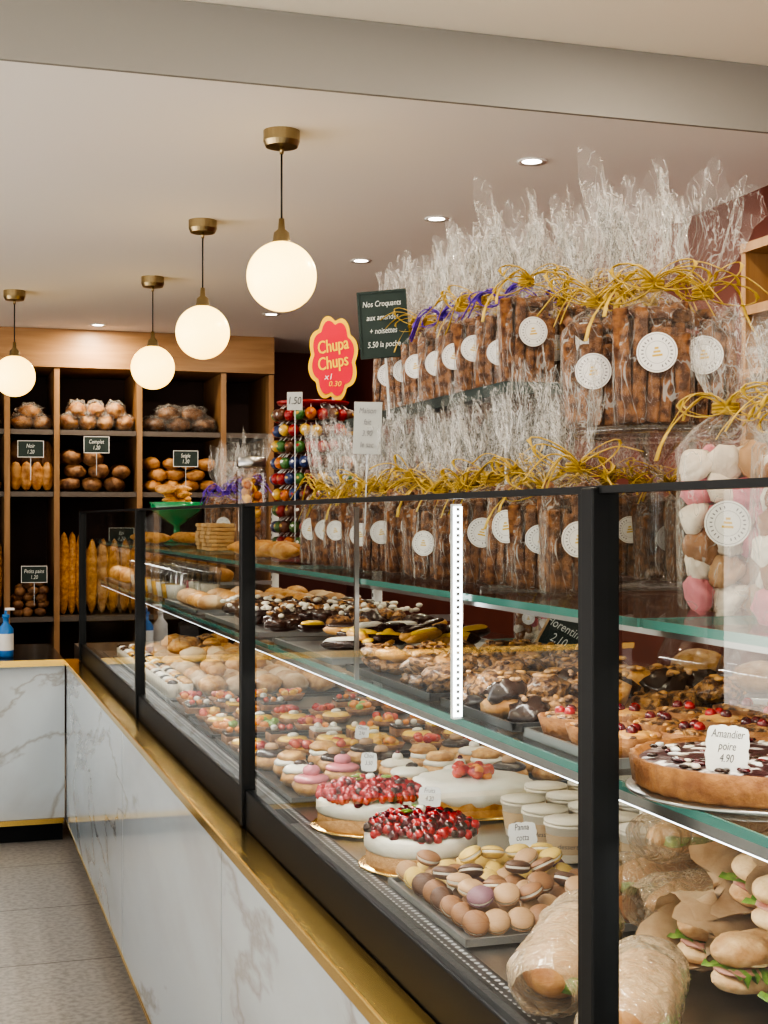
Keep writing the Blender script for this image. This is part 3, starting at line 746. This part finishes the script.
# fruit tartlets
mb=MB(); tray(mb,.64,1.26,3.06,3.38,DZ,'dtray'); tray(mb,.64,1.26,3.42,3.76,DZ,'dtray'); tray(mb,.64,1.26,3.80,4.12,DZ,'dtray')
for i,yy in enumerate((3.11,3.215,3.32,3.475,3.59,3.70,3.85,3.955,4.06)):
    for j in range(6):
        x=.69+.103*j+U(-.008,.008); y=yy+U(-.007,.007); X=T(x,y,DZ+.003)
        if R()<.08: continue
        if i in (2,6):   # small rectangular slices
            mb.box(-.036,.036,-.028,.028,0,.020,'shell',.003,X); mb.box(-.035,.035,-.027,.027,.020,.028,random.choice(['choc','yellowic','m_white']),.003,X)
            for k in range(3): mb.ell((x-.02+.02*k,y,DZ+.036),(.009,.008,.007),random.choice(['strawb','orange','cream']),8,6)
            continue
        mb.lathe([(.032,0),(.043,.018),(.040,.018),(.037,.013)],'shell',20,X,fl=.03,fk=14)
        if i in (1,4): mb.lathe([(.040,.013),(.032,.024),(0,.027)],'yellowic',16,X); mb.ell((x,y,DZ+.032),(.014,.010,.006),'cream',8,6); continue
        if i==7: mb.lathe([(.040,.013),(.032,.024),(0,.026)],'choc',16,X); mb.ell((x,y,DZ+.032),(.010,.010,.008),'cream',8,6); continue
        mb.lathe([(.040,.013),(0,.017)],'custard',16,X)
        fr=[['strawb','orange','berry'],['orange','custard','strawb'],['strawb','berry','strawb'],['orange','orange','green']][(i+j//2)%4]
        for k in range(9): a=k*.785+R(); q=.024 if k<7 else .007; mb.ell((x+q*math.cos(a),y+q*math.sin(a),DZ+.024+U(0,.008)),(.012,.009,.009),random.choice(fr),8,6)
mb.obj('fruit_tartlet_tray')
# far deck : buns, verrines
mb=MB(); tray(mb,.74,1.26,4.16,5.5,DZ,'dtray')
for k in range(84):
    a=k%6; b=k//6
    if b in (4,9): continue
    mb.ell((.79+.085*a,4.21+.092*b,DZ+.035),(.045,.045,.030),'flourcrust' if R()<.4 else 'pastry',12,8,.25,3)
for k in range(34):
    y=U(4.22,5.4)
    mb.ell((U(.8,1.2),y,DZ+.072+U(0,.02)),(U(.03,.05),U(.03,.045),.024),random.choice(['flourcrust','pastry','pastry','nut']),12,8,.3,3)
mb.obj('bun_tray')
mb=MB(); tray(mb,.64,.735,4.16,5.5,DZ); 
for k in range(26):
    for j in range(2):
        X=T(.665+.044*j,4.19+.05*k,DZ+.003); mb.lathe([(.013,0),(.019,.045),(.018,.045)],'cupwhite',12,X); mb.ell((.665+.044*j,4.19+.05*k,DZ+.05),(.017,.017,.010),random.choice(['cream','custard','choc','pastry']),8,6)
mb.obj('verrine_tray')
# wrapped baguettes
def wrapped(x,y,z,rz,L=.30,r=.048,tilt=0):
    mb=MB(); X=T(x,y,z)@Euler((0,tilt,rz)).to_matrix().to_4x4()
    n=31; mb.tube([((t/(n-1)-.5)*L,0,0) for t in range(n)],[max(.004,r*.88*(1-abs(2*t/(n-1)-1)**3.2)**.6*(1+.05*math.cos(t*1.3))) for t in range(n)],'crust',20,X,.78)
    mb.tube([((t/(n-1)-.5)*L*.9,-r*.5,-.004) for t in range(n)],[max(.003,r*.45*(1+.15*math.sin(t*2.1))) for t in range(n)],'lettuce',8,X,.35)
    vs=[];fs=[];K=40;W=36;sd=R()*60
    for i in range(K):
        t=i/(K-1); xx=(t-.5)*L*1.12
        k=1.0 if .1<t<.78 else (.62+.38*t/.1 if t<=.1 else 1-.45*((t-.78)/.22)**2)
        for j in range(W):
            a=2*math.pi*j/W; q=r*k*(1+.12*noise.noise(Vector((xx*30,math.cos(a)*1.5+sd,math.sin(a)*1.5)))+.05*noise.noise(Vector((xx*90,a*3+sd,0))))
            vs.append((xx,q*math.cos(a),q*.84*math.sin(a)))
    for i in range(K-1):
        for j in range(W): fs.append((i*W+j,i*W+(j+1)%W,(i+1)*W+(j+1)%W,(i+1)*W+j))
    mb.add(vs,fs,'parchfilm',True,X); mb.obj('wrapped_baguette')
wrapped(.70,1.49,DZ+.045,.95,.29); wrapped(.695,1.315,DZ+.045,.95,.22)
wrapped(1.03,1.74,DZ+.045,.0,.32,.046); wrapped(1.03,1.63,DZ+.045,.05,.32,.046); wrapped(1.05,1.685,DZ+.12,.08,.30,.044)
def sandwich(x,y,z,rz,L=.2,wrap=True,rx=0):
    mb=MB(); X=T(x,y,z,rz,rx); n=41; sd=R()*40
    def half(zo,fl,m):
        vs=[];fs=[];W=18
        for t in range(n):
            u=2*t/(n-1)-1; rr=max(.004,.034*(1-abs(u)**7)**.5)*(1+.06*math.sin(u*11+sd))
            for j in range(W):
                a=2*math.pi*j/W; k=1+.16*noise.noise(Vector((u*7+sd,math.cos(a)*1.4,math.sin(a)*1.4)))
                sl=-.007*max(0,math.sin(u*17+math.cos(a)*2.4))*(1 if math.sin(a)>.2 else 0)
                vs.append((u*L/2,rr*k*math.cos(a),zo+(rr*k+sl)*fl*math.sin(a)))
        for i in range(n-1):
            for j in range(W): fs.append((i*W+j,i*W+(j+1)%W,(i+1)*W+(j+1)%W,(i+1)*W+j))
        fs.append(tuple(range(W-1,-1,-1))); fs.append(tuple((n-1)*W+j for j in range(W)))
        mb.add(vs,fs,m,True,X)
    half(.018,.5,'palecrust'); half(.049,.60,'palecrust')
    vs=[];fs=[];K=60
    for i in range(K):
        t=i/(K-1)-.5
        for j in range(7):
            w=(j/6-.5)*.080; e=abs(w)/.040
            vs.append((t*L*.94,w*(1+.14*noise.noise(Vector((i*.35+sd,j,0)))),.034+e*.010*noise.noise(Vector((i*.5,j*.7+sd,3)))+e*.005*math.sin(i*2.3+j)-e*.006))
    for i in range(K-1):
        for j in range(6): fs.append((i*7+j,i*7+j+1,(i+1)*7+j+1,(i+1)*7+j))
    mb.add(vs,fs,'lettuce',True,X)
    for k in range(6): mb.ell(((k/5-.5)*L*.8,-.003,.030+U(-.002,.002)),(.026,.031,.004),'ham',14,6,.3,3,X)
    for k in range(5): mb.ell(((k/4-.5)*L*.7,-.006,.038),(.022,.027,.003),'cheese',12,6,.2,3,X)
    f0,f1=(-.52,.12) if wrap==1 else (-.12,.52)
    vs=[];fs=[];W=24;K=24
    for i in range(K):
        for j in range(W):
            a=math.pi*(.55+1.75*j/(W-1)); xx=L*(f0+(f1-f0)*i/(K-1))+(.025*math.sin(j*.8+sd) if i in (0,K-1) else 0); q=.047+.015*noise.noise(Vector((xx*22+sd,a*2,0)))+.005*noise.noise(Vector((xx*80+sd,a*6,0)))
            vs.append((xx,q*math.cos(a)*1.05,.041+q*.92*math.sin(a)))
    for i in range(K-1):
        for j in range(W-1): fs.append((i*W+j,i*W+j+1,(i+1)*W+j+1,(i+1)*W+j))
    mb.add(vs,fs,'kraft',True,X)
    vs=[];fs=[]
    for i in range(14):
        for j in range(12):
            a=math.pi*(.10+.7*j/11); xx=L*(f0+(f1-f0)*i/13); q=.050+.012*noise.noise(Vector((xx*25+sd,a*2,4)))
            vs.append((xx,q*math.cos(a),.043+q*.85*math.sin(a)))
    for i in range(13):
        for j in range(11): fs.append((i*12+j,i*12+j+1,(i+1)*12+j+1,(i+1)*12+j))
    mb.add(vs,fs,'kraft',True,X)
    return mb.obj('baguette_sandwich')
for (x,y,z,rz,wr) in ((.965,1.16,0,.05,2),(.97,1.27,0,.10,2),(.975,1.385,0,.02,2),(.99,1.50,0,.10,1),(.985,1.22,.078,.22,2),(1.0,1.345,.078,.05,2),(1.03,1.46,.078,.18,1)):
    sandwich(x,y,DZ+.008+z,rz,.30,wr,U(-.12,.12))
# flan slices
mb=MB(); tray(mb,1.02,1.26,1.80,1.90,DZ)
for i in range(3): mb.box(1.05+.07*i,1.105+.07*i,1.82,1.885,DZ+.003,DZ+.04,'m_white',.003); mb.box(1.05+.07*i,1.105+.07*i,1.82,1.885,DZ+.04,DZ+.050,'cream',.003)
mb.obj('flan_slices')

# ---- middle shelf
MZ=1.1035
def tart(x,y,r,z,top,h=.026,name='tart',extra=None,n=60):
    mb=MB(); mb.lathe([(r*.93,0),(r*.97,.004),(r,h),(r*.96,h),(r*.93,h*.8)],'shell',n,fl=.012,fk=int(n*.5)); mb.lathe([(r*.96,h*.72),(r*.9,h*.9),(r*.5,h*1.05),(0,h*1.08)],top,n)
    if extra: extra(mb,r,h)
    return mb.obj(name,loc=(x,y,z))
def sug(mb,r,h):
    for k in range(110):
        a=R()*6.28;q=r*.88*math.sqrt(R()); mb.ell((q*math.cos(a),q*math.sin(a),h*1.03),(U(.003,.009),U(.002,.005),.0020),random.choice(['m_white','paper','choc','choc','darkberry']),7,4,rot=Euler((0,0,R()*6)).to_matrix())
tart(.69,1.085,.110,MZ+.004,'chocsugar',.027,'berry_tart',sug)
mb=MB(); mb.lathe([(.112,0),(.114,.002),(.112,.004)],'steel',48); mb.obj('cake_board',loc=(.69,1.085,MZ))
flag(.628,1.03,MZ+.028,['Amandier','poire','4.90'],.034,.038,stick=.001)
mb=MB(); tray(mb,.615,.99,1.215,1.43,MZ)
for i in range(3):
    for j in range(5):
        x=.652+.072*j; y=1.252+.070*i; X=T(x,y,MZ+.003); mb.lathe([(.026,0),(.034,.024),(.031,.024),(.028,.018)],'shell',20,X,fl=.03,fk=14); mb.lathe([(.031,.018),(.02,.026),(0,.029)],'nut' if (i+j)%3 else 'pastry',18,X)
        for k in range(3): a=k*2.1+R(); mb.ell((x+.009*math.cos(a),y+.009*math.sin(a),MZ+.031),.0065,random.choice(['berry','darkberry','darkberry']),8,6)
        for k in range(9): a=k*.7+R(); mb.ell((x+.024*math.cos(a),y+.024*math.sin(a),MZ+.026),(.005,.004,.003),random.choice(['nut','pastry']),6,4)
mb.obj('cherry_tartlet_tray')
mb=MB(); tray(mb,.615,.95,1.46,1.70,MZ,'dtray'); tray(mb,.615,.95,1.74,2.14,MZ,'dtray')
for lay in range(2):
    for i,yy in enumerate((1.50,1.56,1.62,1.665,1.785,1.845,1.905,1.965,2.025,2.085)):
        for j in range(6):
            if R()<(.35 if lay else .08): continue
            x=.650+.050*j+U(-.008,.008); y=yy+U(-.008,.008); dk=(i<3)
            mb.ell((x,y,MZ+.015+lay*.018),(.030,.026,.011+.005*dk),'choc' if dk and R()<.5 else ('nut' if R()<.75 else 'pastry'),12,7,.35,2.5,rot=Euler((U(-.35,.35),U(-.35,.35),R()*6)).to_matrix())
            for q in range(4): mb.ell((x+U(-.018,.018),y+U(-.018,.018),MZ+.026+lay*.018+.005*dk),(.008,.0045,.003),random.choice(['pastry','m_beige','nut']),6,4,rot=Euler((U(-.4,.4),0,R()*6)).to_matrix())
mb.obj('almond_biscuit_tray')
mb=MB(); tray(mb,.615,1.0,2.22,2.64,MZ)
for k in range(26):
    x=U(.66,.955);y=U(2.26,2.60); X=T(x,y,MZ+.018+U(0,.022),U(-.4,1.6),U(-.2,.2),U(-.15,.15))
    n=13; mb.tube([((t/(n-1)-.5)*.085,0,0) for t in range(n)],[max(.002,.015*(1-abs(2*t/(n-1)-1)**3)**.5) for t in range(n)],random.choice(['choc','choc','pastry']),10,X,.7)
    mb.tube([((t/(n-1)-.5)*.07,0,.007) for t in range(n)],[max(.002,.011*(1-abs(2*t/(n-1)-1)**3)**.5) for t in range(n)],random.choice(['yellowic','choc','choc','yellowic','cream']),10,X,.6)
mb.obj('eclair_tray')
mb=MB(); tray(mb,.615,1.02,2.78,3.38,MZ)
for k in range(95):
    x=U(.645,.99);y=U(2.81,3.35); mb.ell((x,y,MZ+.018+U(0,.020)),(U(.022,.034),U(.02,.03),.016),random.choice(['choc','choc','choc','nut']),12,8,.3,3)
for k in range(130): mb.ell((U(.64,1.0),U(2.81,3.35),MZ+.044+U(-.006,.008)),(U(.006,.011),U(.005,.009),.005),random.choice(['cream','cream','m_white','nut']),7,5)
mb.obj('chocolate_bouchee_tray')
mb=MB(); tray(mb,.615,1.05,3.5,4.02,MZ)
for i in range(6):
    for j in range(5):
        if R()<.2: continue
        mb.ell((.66+.082*j,3.545+.082*i,MZ+.024),(.036,.036,.022),random.choice(['flourcrust','pastry']),12,8,.12,3)
mb.obj('choux_bun_tray')
for i in range(9):
    for j in range(2):
        mb=MB(); mb.lathe([(.025,0),(.034,.075),(.035,.076),(.034,.078)],'plastic',20); mb.lathe([(.024,.002),(.030,.045),(0,.046)],random.choice(['cream','custard','m_white','pink']),18); mb.lathe([(.036,.076),(.034,.09),(.02,.1),(0,.102)],'plastic',20); mb.obj('dessert_pot',loc=(.66+.1*j,4.1+.1*i,MZ))
mb=MB(); tray(mb,.615,1.05,5.0,5.55,MZ)
for i in range(6):
    for j in range(5): mb.ell((.66+.082*j,5.05+.085*i,MZ+.03),(.038,.038,.028),random.choice(['crust','pastry']),12,8,.12,3)
mb.obj('brioche_tray')
mb=MB(); X=face((1.0,2.16,MZ+.045),VIEW,.15,-.5); sign(mb,X,.06,.06,['Florentins','2.10'],frame='kraft'); mb.box(-.002,.002,-.045,-.03,-.006,-.002,'steel',0,X); mb.obj('chalkboard_sign')
for (x,y) in ((1.04,1.62),(1.05,1.80),(1.065,1.44)):
    mb=MB(); mb.lathe([(.055,0),(.068,.008),(.066,.010),(.05,.006),(0,.006)],'white',32); mb.lathe([(.060,.010),(.060,.04),(.045,.075),(.012,.088),(.010,.10),(0,.104)],'plastic',32); mb.ell((0,0,.03),(.04,.04,.022),'pastry',14,9,.1); mb.obj('cloche_dish',loc=(x,y,MZ))

# ------------------------------------------------------------------ lights
def area(name,loc,sx,sy,P,col,rot=(0,0,0),shape='RECTANGLE',spread=None):
    l=bpy.data.lights.new(name,'AREA'); l.shape=shape; l.size=sx; l.size_y=sy; l.energy=P; l.color=col
    if spread: l.spread=spread
    o=bpy.data.objects.new(name,l); COL.objects.link(o); o.location=loc; o.rotation_euler=rot; return o
area('case_light_lower',(.612,2.5,1.079),.012,6.1,14,(1,.97,.92),(0,-.35,0))
area('case_light_middle',(.612,2.5,1.239),.012,6.1,7,(1,.95,.87),(0,-.35,0))
for (x,y) in DL+[(1.745,2.9),(1.745,1.6),(.9,2.6),(-.9,2.0),(-.9,5.0),(-.9,.2),(.9,.6)]:  # those listed after DL are out of view, added to brighten the room
    z=CZ-.008 if y>3.5 else CZ2-.008
    area('downlight_lamp',(x,y,z),.06,.06,9,(1,.85,.66),shape='DISK')
for (x,y) in ((1.745,2.9),(1.745,1.6),(.9,2.6),(-.9,2.0),(-.9,.2),(.9,.6)):  # rings for the added out-of-view lamps
    mb=MB(); mb.lathe([(.032,CZ2-.001),(.046,CZ2-.001),(.044,CZ2-.006),(.032,CZ2-.003)],'white',32,cap=False); mb.obj('recessed_downlight',loc=(x,y,0))

# world: dull sky above, bright lower half added to light the ceiling
w=bpy.data.worlds.new('World'); bpy.context.scene.world=w; w.use_nodes=True
nt=w.node_tree; bg=nt.nodes['Background']; bg.inputs['Strength'].default_value=1.0
tc=nt.nodes.new('ShaderNodeTexCoord'); sp=nt.nodes.new('ShaderNodeSeparateXYZ'); nt.links.new(tc.outputs['Generated'],sp.inputs[0])
rp=nt.nodes.new('ShaderNodeValToRGB'); mr=nt.nodes.new('ShaderNodeMapRange'); mr.inputs['From Min'].default_value=-.2; mr.inputs['From Max'].default_value=.2
nt.links.new(sp.outputs['Z'],mr.inputs['Value']); nt.links.new(mr.outputs[0],rp.inputs['Fac'])
rp.color_ramp.elements[0].position=.35; rp.color_ramp.elements[0].color=(4.4,4.0,3.55,1); rp.color_ramp.elements[1].position=.65; rp.color_ramp.elements[1].color=(.85,1.0,1.15,1)
nt.links.new(rp.outputs['Color'],bg.inputs['Color'])

# ------------------------------------------------------------------ camera
cd=bpy.data.cameras.new('camera'); cam=bpy.data.objects.new('camera',cd); COL.objects.link(cam)
cam.location=(0,0,1.345); cam.rotation_euler=(math.radians(90),0,-math.atan(444/1400)); cd.sensor_width=36; cd.lens=1400/1024*36; cd.shift_y=.006; cd.clip_start=.02
bpy.context.scene.camera=cam
